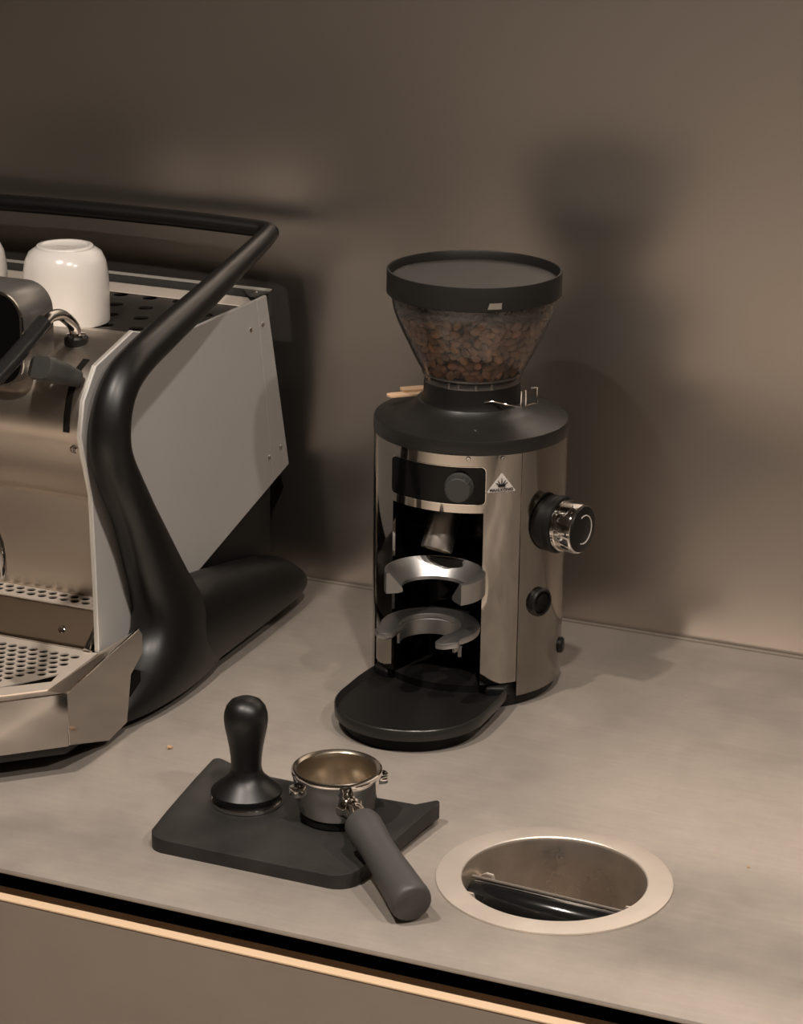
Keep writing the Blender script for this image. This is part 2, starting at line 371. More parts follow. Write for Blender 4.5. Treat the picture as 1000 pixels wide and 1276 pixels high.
# ================================================================== GRINDER
GX, GY, GR = .0697, -.1808, .0871
gr = thing('coffee_grinder', 'chrome cylindrical coffee grinder with clear bean hopper against the wall', 'coffee grinder', (GX, GY, 0))
def cp(az, z, r=GR): a = math.radians(az); return Vector((GX+r*math.sin(a), GY-r*math.cos(a), z))
def cn(az): a = math.radians(az); return Vector((math.sin(a), -math.cos(a), 0))
def shell(azs, zs, r, skip=lambda a, z: False, th=.003):
    """curved sheet of given thickness with open cells where skip() is true"""
    bm = BM(); O = {}; I = {}
    for i, a in enumerate(azs):
        for j, z in enumerate(zs): O[i, j] = bm.verts.new(cp(a, z, r)); I[i, j] = bm.verts.new(cp(a, z, r-th))
    cells = {(i, j) for i in range(len(azs)-1) for j in range(len(zs)-1) if not skip((azs[i]+azs[i+1])/2, (zs[j]+zs[j+1])/2)}
    for i, j in cells:
        bm.faces.new((O[i, j], O[i+1, j], O[i+1, j+1], O[i, j+1])); bm.faces.new((I[i, j+1], I[i+1, j+1], I[i+1, j], I[i, j]))
        for (di, dj), (p, q) in {(-1, 0): ((i, j), (i, j+1)), (1, 0): ((i+1, j+1), (i+1, j)), (0, -1): ((i+1, j), (i, j)), (0, 1): ((i, j+1), (i+1, j+1))}.items():
            if (i+di, j+dj) not in cells: bm.faces.new((O[p], O[q], I[q], I[p]))
    bmesh.ops.delete(bm, geom=[v for v in bm.verts if not v.link_faces], context='VERTS')
    bmesh.ops.recalc_face_normals(bm, faces=bm.faces)
    return bm
def frange(a, b, n): return [a+(b-a)*k/n for k in range(n+1)]
azs = frange(-53, -30, 8)[:-1]+frange(-30, 30, 30)[:-1]+frange(30, 53, 8)
obj('front_shell', shell(azs, [.0255, .100, .1885, .2430], GR, lambda a, z: abs(a) < 30 and z < .1885), mat('chrome_front', (.36, .335, .305), .06, 1.), gr, 40)
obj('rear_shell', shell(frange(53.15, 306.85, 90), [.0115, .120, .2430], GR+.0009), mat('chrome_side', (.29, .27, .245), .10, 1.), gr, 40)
# black recess liner
bm = BM(); xw = GR*math.sin(math.radians(30)); yf = GY-GR*math.cos(math.radians(30))
yb = GY-.022
box(bm, GX-xw, GX+xw, yb, yb+.004, .015, .192)
box(bm, GX-xw-.003, GX-xw+.0006, yf+.0025, yb+.004, .015, .192); box(bm, GX+xw-.0006, GX+xw+.003, yf+.0025, yb+.004, .015, .192)
box(bm, GX-xw, GX+xw, yf+.0035, yb+.004, .1875, .192)
obj('recess_liner', bm, M_blkgloss, gr, None)
bm = BM(); lathe(bm, [(.080, 0), (.0825, .002), (.0825, .022), (.083, .0235)], (GX, GY, 0), 72); obj('base', bm, M_blk, gr)
bm = BM(); lathe(bm, [(.0830, .2415), (.0882, .2415), (.0885, .2425), (.0885, .2520), (.0878, .2542), (.0860, .2552), (.070, .2590), (.058, .2628), (.052, .2665), (.0492, .2700)], (GX, GY, 0), 96)
obj('top_cap', bm, mat('cap_black', (.013, .012, .011), .36, spec=.32, bump=.05, bscale=900), gr, 40)
# hopper
bm = BM(); lathe(bm, [(.0475, .2660), (.0462, .2685), (.0440, .2740), (.0436, .2880), (.042, .2885)], (GX, GY, 0), 72); obj('collar', bm, M_blk, gr)
HP = [(.0440, .2880), (.0442, .2940), (.0452, .2950), (.0455, .2965), (.0470, .2990), (.0505, .3050), (.0545, .3130), (.0582, .3210), (.0627, .3300), (.0667, .3390), (.0697, .3460), (.0719, .3530), (.0735, .3605), (.0745, .3680)]
def hr(z):
    for (r0, z0), (r1, z1) in zip(HP, HP[1:]):
        if z0 <= z <= z1: return r0+(r1-r0)*(z-z0)/(z1-z0)
    return HP[-1][0]
bm = BM(); lathe(bm, HP, (GX, GY, 0), 96, closed_top=False, closed_bot=False); hop = obj('hopper', bm, M_hopper, gr, 60)
bm = BM(); lathe(bm, [(.0448, .2945), (.0456, .2950), (.0458, .2966), (.0450, .2970)], (GX, GY, 0), 72, closed_top=False, closed_bot=False); obj('hopper_lip', bm, M_hopper, hop)
for az in (-6, 6, 26, 45):
    bm = BM(); p = cp(az, .291, .0438); n = cn(az); s = Vector((0, 0, 1)).cross(n)
    M4 = Matrix.Translation(p) @ Matrix((s, n, Vector((0, 0, 1)))).transposed().to_4x4()
    bmesh.ops.create_cube(bm, size=1, matrix=M4 @ Matrix.Diagonal((.0016, .0016, .005, 1))); obj('hopper_tooth', bm, M_hopper, hop)
lid = BM(); lathe(lid, [(.0730, .3675), (.0775, .3675), (.0782, .3682), (.0782, .3880), (.0778, .3890), (.0762, .3890), (.0757, .3882), (.0748, .3812), (.0735, .3800), (0, .3800)], (GX, GY, 0), 96)
lido = obj('lid', lid, mat('lid_black', (.012, .011, .010), .45, spec=.2, bump=.06, bscale=900), gr, 35)
bm = BM(); lathe(bm, [(.0742, .3801), (.0738, .3806), (0, .3808)], (GX, GY, 0), 96, closed_bot=False); obj('lid_lit_top', bm, mat('lid_lit_top_black', (.038, .034, .0305), .5, spec=.3, bump=.06, bscale=900), lido)  # added disc over the lid floor; overhead light put into its paler black
def on_cyl_patch(poly, az0, z0, r, th):
    """flat polygon (s along the curve, h up) wrapped onto the cylinder round the grinder's axis"""
    bm = BM(); A = []; B = []
    for s, h in poly:
        az = az0+math.degrees(s/r); A.append(bm.verts.new(cp(az, z0+h, r))); B.append(bm.verts.new(cp(az, z0+h, r+th)))
    bm.faces.new(A); bm.faces.new(B)
    for i in range(len(A)): j = (i+1) % len(A); bm.faces.new((A[i], A[j], B[j], B[i]))
    bmesh.ops.recalc_face_normals(bm, faces=bm.faces); return bm
obj('lid_badge', on_cyl_patch([(-.0062, -.0025), (.0062, -.0025), (.0062, .0008), (.0066, .0028), (-.0045, .0028)], 35, .3728, .0782, .0004), mat('badge_grey', (.27, .24, .20), .4, .5), lido, None)
# control panel (black window) and its knob
def wrapped_rrect(az0, az1, z0, z1, rad, r, th, n=40):
    w = math.radians(az1-az0)*r/2; h = (z1-z0)/2; poly = rrect(-w, w, -h, h, rad, 5)
    big = []
    for a, b in zip(poly, poly[1:]+poly[:1]):
        L_ = math.dist(a, b); k = max(1, int(L_/.0025))
        big += [(a[0]+(b[0]-a[0])*t/k, a[1]+(b[1]-a[1])*t/k) for t in range(k)]
    bm = BM(); xs = [p for p in big]
    ex = [(-w+.0025*i+.001, .0) for i in range(int(2*w/.0025))]
    plate(bm, xs, [], 1, 0, [e for e in ex if inside(e, xs)])
    c = math.radians((az0+az1)/2)
    for v in bm.verts:
        a = c+v.co.x/r; rr = r+(th if v.co.z > .5 else -.002); z = (z0+z1)/2+v.co.y
        v.co = Vector((GX+rr*math.sin(a), GY-rr*math.cos(a), z))
    bmesh.ops.recalc_face_normals(bm, faces=bm.faces); return bm
obj('panel_frame', wrapped_rrect(-30.6, 31, .1962, .2312, .0045, GR, .0006), M_chrome, gr, 30)
cpan = obj('control_panel', wrapped_rrect(-30.2, 30.6, .1968, .2306, .0042, GR, .0014), M_blkgloss, gr, 30)
n = cn(15.6); p = cp(15.6, .2135)
bm = BM(); lathe(bm, [(.0128, .001), (.0128, .003), (.0118, .0034), (.0112, .0142), (.0104, .0152), (0, .0152)], p, 40, n)
for v in bm.verts:
    pass
kn = obj('timer_knob', bm, M_dgrey, gr, 30)
for k in range(20):
    a = 2*PI*k/20; s = Vector((0, 0, 1)).cross(n); d = s*math.cos(a)+Vector((0, 0, 1))*math.sin(a)
    bm = BM(); tube(bm, [p+d*.0116+n*.004, p+d*.0111+n*.0138], [.0007, .0007], 6, 0); obj('knurl', bm, M_dgrey, kn)
for az in (20.4, 40.6): screw(gr, cp(az, .2385), cn(az), .0022, M_mirror)
# maker's plate
AZL, ZL = 40.2, .2098
lp = obj('maker_plate', on_cyl_patch([(-.0130, -.0015), (-.0122, -.0022), (.0122, -.0022), (.0130, -.0015), (.0009, .0146), (0, .0150), (-.0009, .0146)], AZL, ZL, GR+.0002, .0007), M_white, gr, None)
def wrap_text(txt, size, az0, z0, r, m, parent, name):
    cu = bpy.data.curves.new('t', 'FONT'); cu.body = txt; cu.size = size; cu.align_x = 'CENTER'; cu.extrude = .0002; cu.offset = size*.012
    to = bpy.data.objects.new('t', cu); COL.objects.link(to)
    bpy.context.view_layer.update()
    me = bpy.data.meshes.new_from_object(to.evaluated_get(bpy.context.evaluated_depsgraph_get()))
    bm = BM(); bm.from_mesh(me); bpy.data.objects.remove(to); bpy.data.meshes.remove(me)
    for v in bm.verts:
        a = math.radians(az0)+v.co.x/r; rr = r+.0002+v.co.z; z = z0+v.co.y
        v.co = Vector((GX+rr*math.sin(a), GY-rr*math.cos(a), z))
    return obj(name, bm, m, parent, None)
wrap_text('MAHLKÖNIG', .0037, AZL, ZL-.0012, GR+.0008, M_blk, lp, 'lettering')
for ang in (-58, -32, 0, 32, 58):       # crown of the emblem
    a = math.radians(ang); L_ = .0078 if ang == 0 else (.0066 if abs(ang) == 32 else .0064)
    s0, h0_ = math.sin(a)*.0012, .0036; s1, h1_ = math.sin(a)*L_, .0030+math.cos(a)*L_
    nx, ny = math.cos(a)*.00035, -math.sin(a)*.00035
    obj('crown_ray', on_cyl_patch([(s0-nx*1.8, h0_-ny*1.8), (s0+nx*1.8, h0_+ny*1.8), (s1+nx*.7, h1_+ny*.7), (s1-nx*.7, h1_-ny*.7)], AZL, ZL, GR+.0009, .0003), M_blk, lp, None)
obj('crown_band', on_cyl_patch([(-.0030, .0028), (.0030, .0028), (.0036, .0040), (-.0036, .0040)], AZL, ZL, GR+.0009, .0003), M_blk, lp, None)
# big grind-size dial on the side
AZK, ZK = 79, .1685; n = cn(AZK); p = cp(AZK, ZK)
bm = BM(); lathe(bm, [(.0255, -.006), (.0255, .004), (.0243, .0052), (.0243, .0065), (.0262, .0075), (.0262, .0110), (.0250, .0120), (.0232, .0120)], p, 72, n); dial = obj('dial_base', bm, M_blk, gr, 30)
bm = BM(); lathe(bm, [(.0235, .0125), (.0235, .0155), (.0220, .0160)], p, 72, n); obj('dial_scale_ring', bm, M_chrome, dial)
bm = BM(); lathe(bm, [(.0215, .012), (.0228, .0165), (.0228, .0300), (.0222, .0318), (.0208, .0324)], p, 72, n); dk = obj('dial_knob', bm, M_chrome, gr, 30)
bm = BM(); lathe(bm, [(.0210, .0315), (.0208, .0335), (.0195, .0342), (0, .0342)], p, 64, n); obj('dial_face', bm, M_blk, dk)
s = Vector((0, 0, 1)).cross(n); pts = [p+n*.0344+(s*math.cos(t)+Vector((0, 0, 1))*math.sin(t))*.0130 for t in [math.radians(-115+230*k/24) for k in range(25)]]
bm = BM(); tube(bm, pts, [.0006]*25, 6, 0); obj('dial_mark', bm, M_white, dk)
# round push switch
AZS, ZS = 68.5, .0975; n = cn(AZS); p = cp(AZS, ZS)
bm = BM(); lathe(bm, [(.0132, -.004), (.0132, .0042), (.0120, .0056), (.0105, .0056), (.0100, .003), (0, .003)], p, 48, n); sw = obj('switch_ring', bm, M_blk, gr, 30)
bm = BM()
for k in range(2): pass
lathe(bm, [(.0096, .002), (.0094, .0045), (.0080, .0055), (0, .0040)], p, 40, n); obj('switch_rocker', bm, M_blkgloss, sw, 30)
n = cn(100); p = cp(100, .040); bm = BM(); lathe(bm, [(.0075, -.004), (.0075, .003), (.006, .0042), (0, .0042)], p, 24, n); obj('cable_gland', bm, M_blk, gr)
# spout
ct = Vector((GX-.0030, GY-.036, .190)); cb = Vector((GX-.0070, GY-.0610, .1425)); ca = (cb-ct).normalized(); CL = (cb-ct).length
bm = BM(); lathe(bm, [(.0128, 0), (.0138, CL*.5), (.0145, CL-.001), (.0142, CL), (.0132, CL-.0004), (.0126, CL-.012), (0, CL-.013)], ct, 48, ca); obj('spout', bm, mat('spout_steel', (.85, .77, .69), .33, 1.), gr, 40)
# forks that carry the portafilter
def horseshoe(cx, cy, ro, ri, a0, a1, n=28):
    o = [(cx+ro*math.cos(math.radians(a0+(a1-a0)*k/n)), cy+ro*math.sin(math.radians(a0+(a1-a0)*k/n))) for k in range(n+1)]
    i = [(cx+ri*math.cos(math.radians(a0+(a1-a0)*k/n)), cy+ri*math.sin(math.radians(a0+(a1-a0)*k/n))) for k in range(n+1)]
    return o+i[::-1]
FX, FY = GX+.0015, -.2735
# lower fork: flat horseshoe plate with a hanging inner wall
lo = [(FX+.0445*math.cos(math.radians(t)), FY+.0445*math.sin(math.radians(t))) for t in range(-32, 213, 7)]
outl = lo+[(FX-.040, FY-.0315), (FX-.034, FY-.039), (FX-.026, FY-.040), (FX-.022, FY-.0335), (FX-.0215, FY-.015)]
outl += [(FX+.0275*math.cos(math.radians(t)), FY+.0275*math.sin(math.radians(t))) for t in range(206, -27, -8)]
outl += [(FX+.0215, FY-.018), (FX+.0205, FY-.037), (FX+.0225, FY-.041), (FX+.030, FY-.0405), (FX+.0400, FY-.030)]
bm = BM(); prism(bm, outl, 'z', .0775, .0835); bevel(bm, .0010, 2, 45); fk = obj('lower_fork', bm, M_alu, gr, 40)
bm = BM(); prism(bm, horseshoe(FX, FY, .0295, .0272, -20, 200), 'z', .0640, .0778); obj('inner_wall', bm, M_alu, fk, 40)
bm = BM(); box(bm, FX+.038, FX+.0405, FY-.027, FY-.0245, .068, .0780); obj('pin', bm, M_alu, fk)
bm = BM(); box(bm, FX-.02, FX+.02, FY+.03, yb+.002, .066, .082); obj('bracket', bm, M_blk, fk)
# upper fork: chamfered crescent
bm = BM(); ring = []
A0, A1, NF = -38, 218, 36
for k in range(NF+1):
    t = math.radians(A0+(A1-A0)*k/NF); c_, s_ = math.cos(t), math.sin(t)
    fc = 1.0
    ring.append([bm.verts.new((FX+.003+r*c_, FY+.002+r*s_*.92, z)) for r, z in ((.0455, .1150), (.0455, .1335), (.0428, .1345), (.0300, .1190), (.0300, .1160), (.034, .1150))])
for a, b in zip(ring, ring[1:]):
    for k in range(6): bm.faces.new((a[k], a[(k+1) % 6], b[(k+1) % 6], b[k]))
bm.faces.new(ring[0]); bm.faces.new(ring[-1]); bmesh.ops.recalc_face_normals(bm, faces=bm.faces)
uf = obj('upper_fork', bm, M_alu, gr, 20)
bm = BM(); box(bm, FX-.016, FX+.016, FY+.035, yb+.002, .120, .134); obj('bracket', bm, M_blk, uf)
# grounds tray
def tray_outline(ins=0.):
    w = .0685-ins; cy_ = -.3105
    pts = [(GX+w*math.cos(math.radians(t)), cy_+w*math.sin(math.radians(t))) for t in range(0, -181, -6)]
    return [(GX+w-.002, -.2480), (GX+w, -.2750)]+pts+[(GX-w, -.2750), (GX-w+.002, -.2480)]
back = [(GX-.0600+k*.012, -.2480+.0) for k in range(11)]
bm = BM(); prism(bm, tray_outline(.001), 'z', .0135, .0165); tr = obj('grounds_tray', bm, M_blk, gr, 35)
def rimband():
    bm = BM(); o = tray_outline(0); i = tray_outline(.0042); R_ = []
    for (a, b) in zip(o, i): R_.append([bm.verts.new((a[0], a[1], .0130)), bm.verts.new((a[0], a[1], .0215)), bm.verts.new(((a[0]*.7+b[0]*.3), (a[1]*.7+b[1]*.3), .0228)), bm.verts.new((b[0], b[1], .0160))])
    for a, b in zip(R_, R_[1:]):
        for k in range(4): bm.faces.new((a[k], a[(k+1) % 4], b[(k+1) % 4], b[k]))
    bm.faces.new(R_[0]); bm.faces.new(R_[-1]); bmesh.ops.recalc_face_normals(bm, faces=bm.faces); return bm
obj('tray_rim', rimband(), mat('tray_rim_black', (.016, .015, .014), .28), tr, 50)
bm = BM(); prism(bm, [(GX-.061, -.2480), (GX+.061, -.2480), (GX+.045, -.2050), (GX-.045, -.2050)], 'z', .0135, .0200); obj('tray_tongue', bm, M_blk, tr)
bm = BM(); prism(bm, tray_outline(.0085), 'z', 0, .0135); obj('tray_foot', bm, M_blkgloss, gr, 35)
for s_ in (-1, 1):
    bm = BM(); prism(bm, [(GX+s_*.0475, -.2560), (GX+s_*.066, -.2480), (GX+s_*.066, -.2350), (GX+s_*.0475, -.2350)], 'z', .0135, .0240); bevel(bm, .003, 3, 30); obj('tray_shoulder', bm, M_blk, tr, 40)
# wire clip on the collar
bm = BM()
def wire(pts, r=.00085):
    bm = BM(); tube(bm, pts, [r]*len(pts), 8, 0); return bm
cl0 = cp(36, .2775, .0442); cl1 = cp(56, .2765, .0520); cl2 = Vector((.1290, -.2120, .2765))
e = Vector((.0055, .0140, 0))
clip = obj('wire_clip', wire([cl0, cp(46, .2785, .0450), cl1, cl2, cl2+Vector((0, 0, .0145)), cl2+Vector((.0035, .002, .0155)), cl2+Vector((.0035, .002, .0010)), cl2+Vector((.0035, .002, .001))+e, cl2+Vector((.0035, .002, .0150))+e, cl2+Vector((.001, .004, .0150))+e*.55]), M_chrome, gr, 60)

# ------------------------------------------------------------------ coffee beans in the hopper
def bean_mesh():
    bm = BM(); nu, nv = 12, 7; rows = []
    a, b, c = .0053, .0040, .0029
    for j in range(nv+1):
        th = PI*j/nv
        if j in (0, nv): rows.append([bm.verts.new((a*math.cos(th), 0, -.0002))]); continue
        row = []
        for k in range(nu):
            ph = 2*PI*k/nu; y = b*math.sin(th)*math.cos(ph); z = c*math.sin(th)*math.sin(ph)
            if z > 0: z *= .55
            if math.sin(ph) > .95: z -= .0011*math.sin(th)          # the crease
            row.append(bm.verts.new((a*math.cos(th), y, z)))
        rows.append(row)
    for r1_, r2_ in zip(rows, rows[1:]):
        for k in range(nu):
            k2 = (k+1) % nu
            if len(r1_) == 1: bm.faces.new((r1_[0], r2_[k], r2_[k2]))
            elif len(r2_) == 1: bm.faces.new((r1_[k], r2_[0], r1_[k2]))
            else: bm.faces.new((r1_[k], r2_[k], r2_[k2], r1_[k2]))
    bmesh.ops.recalc_face_normals(bm, faces=bm.faces)
    return bm
bean_mats = [mat('roasted_bean_%s' % nme, c_, .38, noise=.3, nscale=180) for nme, c_ in (('dark', (.15, .072, .036)), ('mid', (.24, .118, .06)), ('light', (.36, .18, .09)))]
bmeshes = []
for m_ in bean_mats:
    b_ = bean_mesh(); me = bpy.data.meshes.new('coffee_bean'); b_.to_mesh(me); b_.free()
    for pp in me.polygons: pp.use_smooth = True
    me.materials.append(m_); bmeshes.append(me)
ZB0, ZB1 = .2985, .3540
placed = []
def ok(p, dmin):
    return all((p-q).length > dmin for q in placed)
def bean_rot(nrm):
    q = nrm.to_track_quat('Z', 'Y') if random.random() < .5 else (-nrm).to_track_quat('Z', 'Y')
    return (q.to_matrix() @ Euler((random.uniform(-.35, .35), random.uniform(-.35, .35), random.uniform(0, 6.28))).to_matrix()).to_euler()
def lvl(az): return ZB1-.004+.003*math.sin(math.radians(az)*2+1)
beans = []
tries = 0
while tries < 40000 and len(beans) < 262:                     # outer layer against the plastic
    tries += 1
    az = random.uniform(-75, 118); z = random.uniform(ZB0, lvl(az)); r = hr(z)-.0068
    p = cp(az, z, r)
    if not ok(p, .0066): continue
    placed.append(p); nr = cn(az)*.95+Vector((0, 0, -.45)); beans.append((p, bean_rot(nr.normalized())))
n_out = len(beans)
def is_front(p): return True
tries = 0
while tries < 6000 and len(beans) < 298:                      # top of the heap near the front
    tries += 1
    az = random.uniform(-70, 112); z = lvl(az)+random.uniform(-.001, .002); r = random.uniform(.045, hr(z)-.006)
    p = cp(az, z, r)
    if not ok(p, .0066): continue
    placed.append(p); beans.append((p, bean_rot(Vector((random.uniform(-.3, .3), random.uniform(-.3, .3), 1)).normalized())))
for bi, (p, e_) in enumerate(beans):
    sh = random.choices((0, 1, 2), (4, 4, 2))[0]
    o = bpy.data.objects.new('coffee_bean', bmeshes[sh]); COL.objects.link(o); o.location = p; o.rotation_euler = e_
    s_ = random.uniform(.92, 1.1); o.scale = (s_,)*3
    tag(o, ('dark brown', 'mid brown', 'light chestnut brown')[sh]+(' coffee bean pressed against the clear hopper wall' if bi < n_out else ' coffee bean on top of the heap under the hopper lid'), 'coffee bean', 'coffee beans in the hopper')
# the rest of the heap, as one object
fill = BM(); cnt = 0; tries = 0
src = bean_mesh(); srcv = [v.co.copy() for v in src.verts]; srcf = [[v.index for v in f.verts] for f in src.faces]
src.verts.index_update()
def add_bean(bm, p, e_):
    R_ = e_.to_matrix(); vs = [bm.verts.new(p+R_ @ v) for v in srcv]
    for f in srcf: bm.faces.new([vs[i] for i in f])
while tries < 60000 and cnt < 620:
    tries += 1
    az = random.uniform(0, 360); z = random.uniform(ZB0, ZB1-.003); a_ = (az+180) % 360-180
    lay = random.choice((0, 1, 2))
    r = hr(z)-(.0068, .0130, .0190)[lay]
    if z > ZB1-.009: r = (hr(z)-.005)*math.sqrt(random.random())
    if lay == 0 and -80 < a_ < 122 and z < ZB1-.009: continue
    p = cp(az, z, max(r, .002))
    if not ok(p, .0062): continue
    placed.append(p); cnt += 1; add_bean(fill, p, bean_rot(Vector((random.gauss(0, 1), random.gauss(0, 1), random.gauss(0, 1))).normalized()))
src.free()
fo_ = recentre(obj('coffee_bean_heap', fill, bean_mats[0], smooth=180), (GX, GY, ZB0))
fo_['kind'] = 'stuff'; tag(fo_, 'heap of dark roasted coffee beans filling the middle of the hopper', 'coffee beans')

# wooden stirrers tucked behind the hopper
for k, (a, b, z) in enumerate((((-.0040, -.2040), (.075, -.130), .2680), ((.0010, -.1860), (.078, -.122), .2700))):
    A = Vector((*a, z)); B = Vector((*b, z)); d = (B-A).normalized(); n_ = Vector((-d.y, d.x, 0)); L_ = .038
    w = .0060
    pl = [(A+d*t+n_*s_*w).xy for t, s_ in ((L_, 1), (L_, -1), (.005, -1), (.0015, -.75), (0, 0), (.0015, .75), (.005, 1))]
    bm = BM(); prism(bm, [tuple(q) for q in pl], 'z', z, z+.0016)
    tag(recentre(obj('wooden_stirrer', bm, M_wood), A), ('pale wooden stirrer behind the hopper collar, lower of two' if k == 0 else 'pale wooden stirrer behind the hopper collar, resting over the other'), 'stirrer', 'wooden stirrers behind the hopper')

# ================================================================== ESPRESSO MACHINE
em = thing('espresso_machine', 'grey and steel espresso machine with black tubular cup rail', 'espresso machine', (-.39, -.27, 0))
XL = -.66                                  # far (unseen) left side
bm = BM(); box(bm, XL, -.1945, -.335, -.060, .024, .296); obj('body', bm, M_blk, em, None)
# grey side panel in two pieces
panel = [(-.336, .338), (-.2600, .3165), (-.0955, .3150), (-.0600, .1265-.006), (-.222, .0771), (-.300, .050), (-.410, .050), (-.411, .1316), (-.414, .2067), (-.430, .2654), (-.4228, .2957), (-.401, .3217)]
bm = BM(); prism(bm, panel, 'x', -.1935, -.1900); bevel(bm, .0006, 1); obj('side_panel', bm, M_grey, em, wn=True)
bm = BM(); prism(bm, [(-.0950, .3150), (-.0742, .3150), (-.0252, .1297), (-.0593, .1207)], 'x', -.1935, -.1900); bevel(bm, .0006, 1); obj('rear_side_panel', bm, M_grey, em, wn=True)
# pale front edge of the side panel
edge = [(-.336, .338), (-.401, .3217), (-.4228, .2957), (-.430, .2654), (-.414, .2067), (-.411, .1316), (-.410, .050)]
bm = BM(); inn = [(y+.0016, z) for y, z in edge]; out_ = [(y-.0006, z+.0004) for y, z in edge]
prism(bm, out_+inn[::-1], 'x', -.1940, -.1915); obj('panel_edge', bm, M_greyedge, em, 30)
for y, z in ((-.0833, .2881), (-.1092, .2883), (-.0453, .153), (-.0707, .149)): screw(em, (-.1900, y, z), (1, 0, 0), .0027)
# steel front, one folded sheet
prof = [(-.222, .3035), (-.262, .3105), (-.330, .3320), (-.350, .3300), (-.385, .3215), (-.398, .3160), (-.4085, .3060), (-.4160, .2930), (-.4205, .2790), (-.4225, .2650), (-.4190, .2500), (-.4080, .2320), (-.3840, .2010), (-.3700, .1900), (-.3520, .1830), (-.3480, .1780), (-.3480, .0850)]
def sheet(prof, x0, x1, th, nrm_in=True):
    bm = BM(); n = len(prof); inn = []
    for i, (y, z) in enumerate(prof):
        a = prof[max(i-1, 0)]; b = prof[min(i+1, n-1)]; d = Vector((b[0]-a[0], b[1]-a[1])).normalized()
        inn.append((y-d.y*th, z+d.x*th))
    return prism(bm, list(prof)+inn[::-1], 'x', x0, x1)
fs = obj('steel_front', sheet(prof, XL, -.1955, .002), M_steel, em, 25)
screw(em, (-.2037, -.4200, .2500), (0, -1, -.25), .0036)
# lever slot and lever
slotp = [(y-.0008, z+.0006) for y, z in prof[4:10]]
obj('lever_slot', sheet(slotp, -.2120, -.2060, .0012), M_dark, em, 25)
bm = BM(); A = Vector((-.2080, -.4080, .3100)); B = Vector((-.2210, -.4430, .3270)); d = (B-A).normalized(); sx = Vector((1, 0, 0)); sx = (sx-d*sx.dot(d)).normalized(); sz = sx.cross(d)
R_ = []
for t, sc in ((0, .80), (.2, .9), (.5, 1.08), (.92, 1.15), (1.0, 1.06)):
    R_.append([bm.verts.new(A+(B-A)*t+sx*u*sc+sz*v*sc) for u, v in rrect(-.0125, .0125, -.0090, .0090, .006, 5)])
for a, b in zip(R_, R_[1:]):
    for k in range(len(a)): bm.faces.new((a[k], a[(k+1) % len(a)], b[(k+1) % len(a)], b[k]))
bm.faces.new(R_[0]); bm.faces.new(R_[-1]); bmesh.ops.recalc_face_normals(bm, faces=bm.faces)
obj('steam_lever', bm, M_dgrey, em, 40)
# cup tray with real holes
holes = [circ(-.2280-.033*i-(0 if j % 2 else .0165), -.0905-.0385*j, .0074, 24) for i in range(13) for j in range(4)]
holes = [h for h in holes if max(p[0] for p in h) < -.206 and min(p[0] for p in h) > XL+.01]
bm = BM(); plate(bm, [(XL, -.2215), (-.1955, -.2215), (-.1955, -.066), (XL, -.066)], holes, .3032, .3015); obj('cup_tray', bm, mat('cup_tray_black', (.020, .018, .016), .35, .3), em, None)
bm = BM(); box(bm, XL, -.1936, -.062, -.0560, .290, .3160); bevel(bm, .0006, 1); obj('back_wall', bm, M_dgrey, em)
bm = BM(); box(bm, XL, -.1936, -.0625, -.0555, .3160, .3172); obj('back_wall_edge', bm, M_greyedge, em)
bm = BM(); prism(bm, [(-.1936, -.062), (-.1936, -.084), (-.204, -.084), (-.222, -.062)], 'z', .3140, .3158); cf = obj('corner_flange', bm, M_dgrey, em)
screw(cf, (-.2050, -.0700, .3156), (0, 0, 1), .003)
bm = BM(); prism(bm, [(-.0850, .3045), (-.0710, .3092), (-.0665, .3090), (-.0665, .3030), (-.0850, .3033)], 'x', XL, -.1960); bevel(bm, .0008, 2, 20); obj('guard_bar', bm, M_ring, em, wn=True)
# black tubular loop: right upright, cup rail, foot
base_st = [(.0090, -.446, -.236, -.1385), (.0150, -.444, -.237, -.1372), (.0240, -.434, -.241, -.1372), (.0360, -.407, -.249, -.1385), (.0500, -.379, -.259, -.1405), (.0660, -.363, -.269, -.1425), (.0860, -.3585, -.281, -.1445)]   # z, front y, back y, outer x
RG = [(Vector((-.1705-.0005, (f+b)/2, z)), 0., (b-f)/2, (xo+.1990)/2, (xo-.1990)/2) for z, f, b, xo in base_st]
RG += [(Vector((0, -.3325, .108)), -6., .0345, .0240, -.1715), (Vector((0, -.3490, .134)), -16., .0290, .0222, -.1705), (Vector((0, -.3640, .160)), -25., .0245, .0208, -.1702)]
path = [(-.170, -.3780, .1841), (-.170, -.4098, .2374), (-.170, -.4150, .2700), (-.170, -.4025, .2995), (-.170, -.3740, .3180), (-.172, -.3160, .3315), (-.176, -.2440, .3440), (-.183, -.1586, .3582), (-.190, -.0857, .3695), (-.1955, -.0560, .3725)]
rad = [.0212, .0188, .0180, .0170, .0160, .0148, .0132, .0112, .0098, .0092]
PP = catmull(path, 8); rr = [v.x for v in catmull([(r, 0, 0) for r in rad], 8)]
for i_, p in enumerate(PP):
    t = PP[min(i_+1, len(PP)-1)]-PP[max(i_-1, 0)]
    RG.append((Vector((0, p.y, p.z)), math.degrees(math.atan2(t.y, t.z)), rr[i_], min(rr[i_], .0195), p.x))
bm = BM(); rings = []; NS = 36
for n_i, (c, phi, a_, b_, cx) in enumerate(RG):
    ph = math.radians(phi); v_ = Vector((0, math.cos(ph), -math.sin(ph))); ex = 2.6 if n_i < 7 else 2.0
    row = []
    for k in range(NS):
        t = 2*PI*k/NS; cs, sn = math.cos(t), math.sin(t)
        row.append(bm.verts.new(Vector((cx, c.y, c.z))+Vector((1, 0, 0))*b_*math.copysign(abs(cs)**(2/ex), cs)+v_*a_*math.copysign(abs(sn)**(2/2.0), sn)))
    rings.append(row)
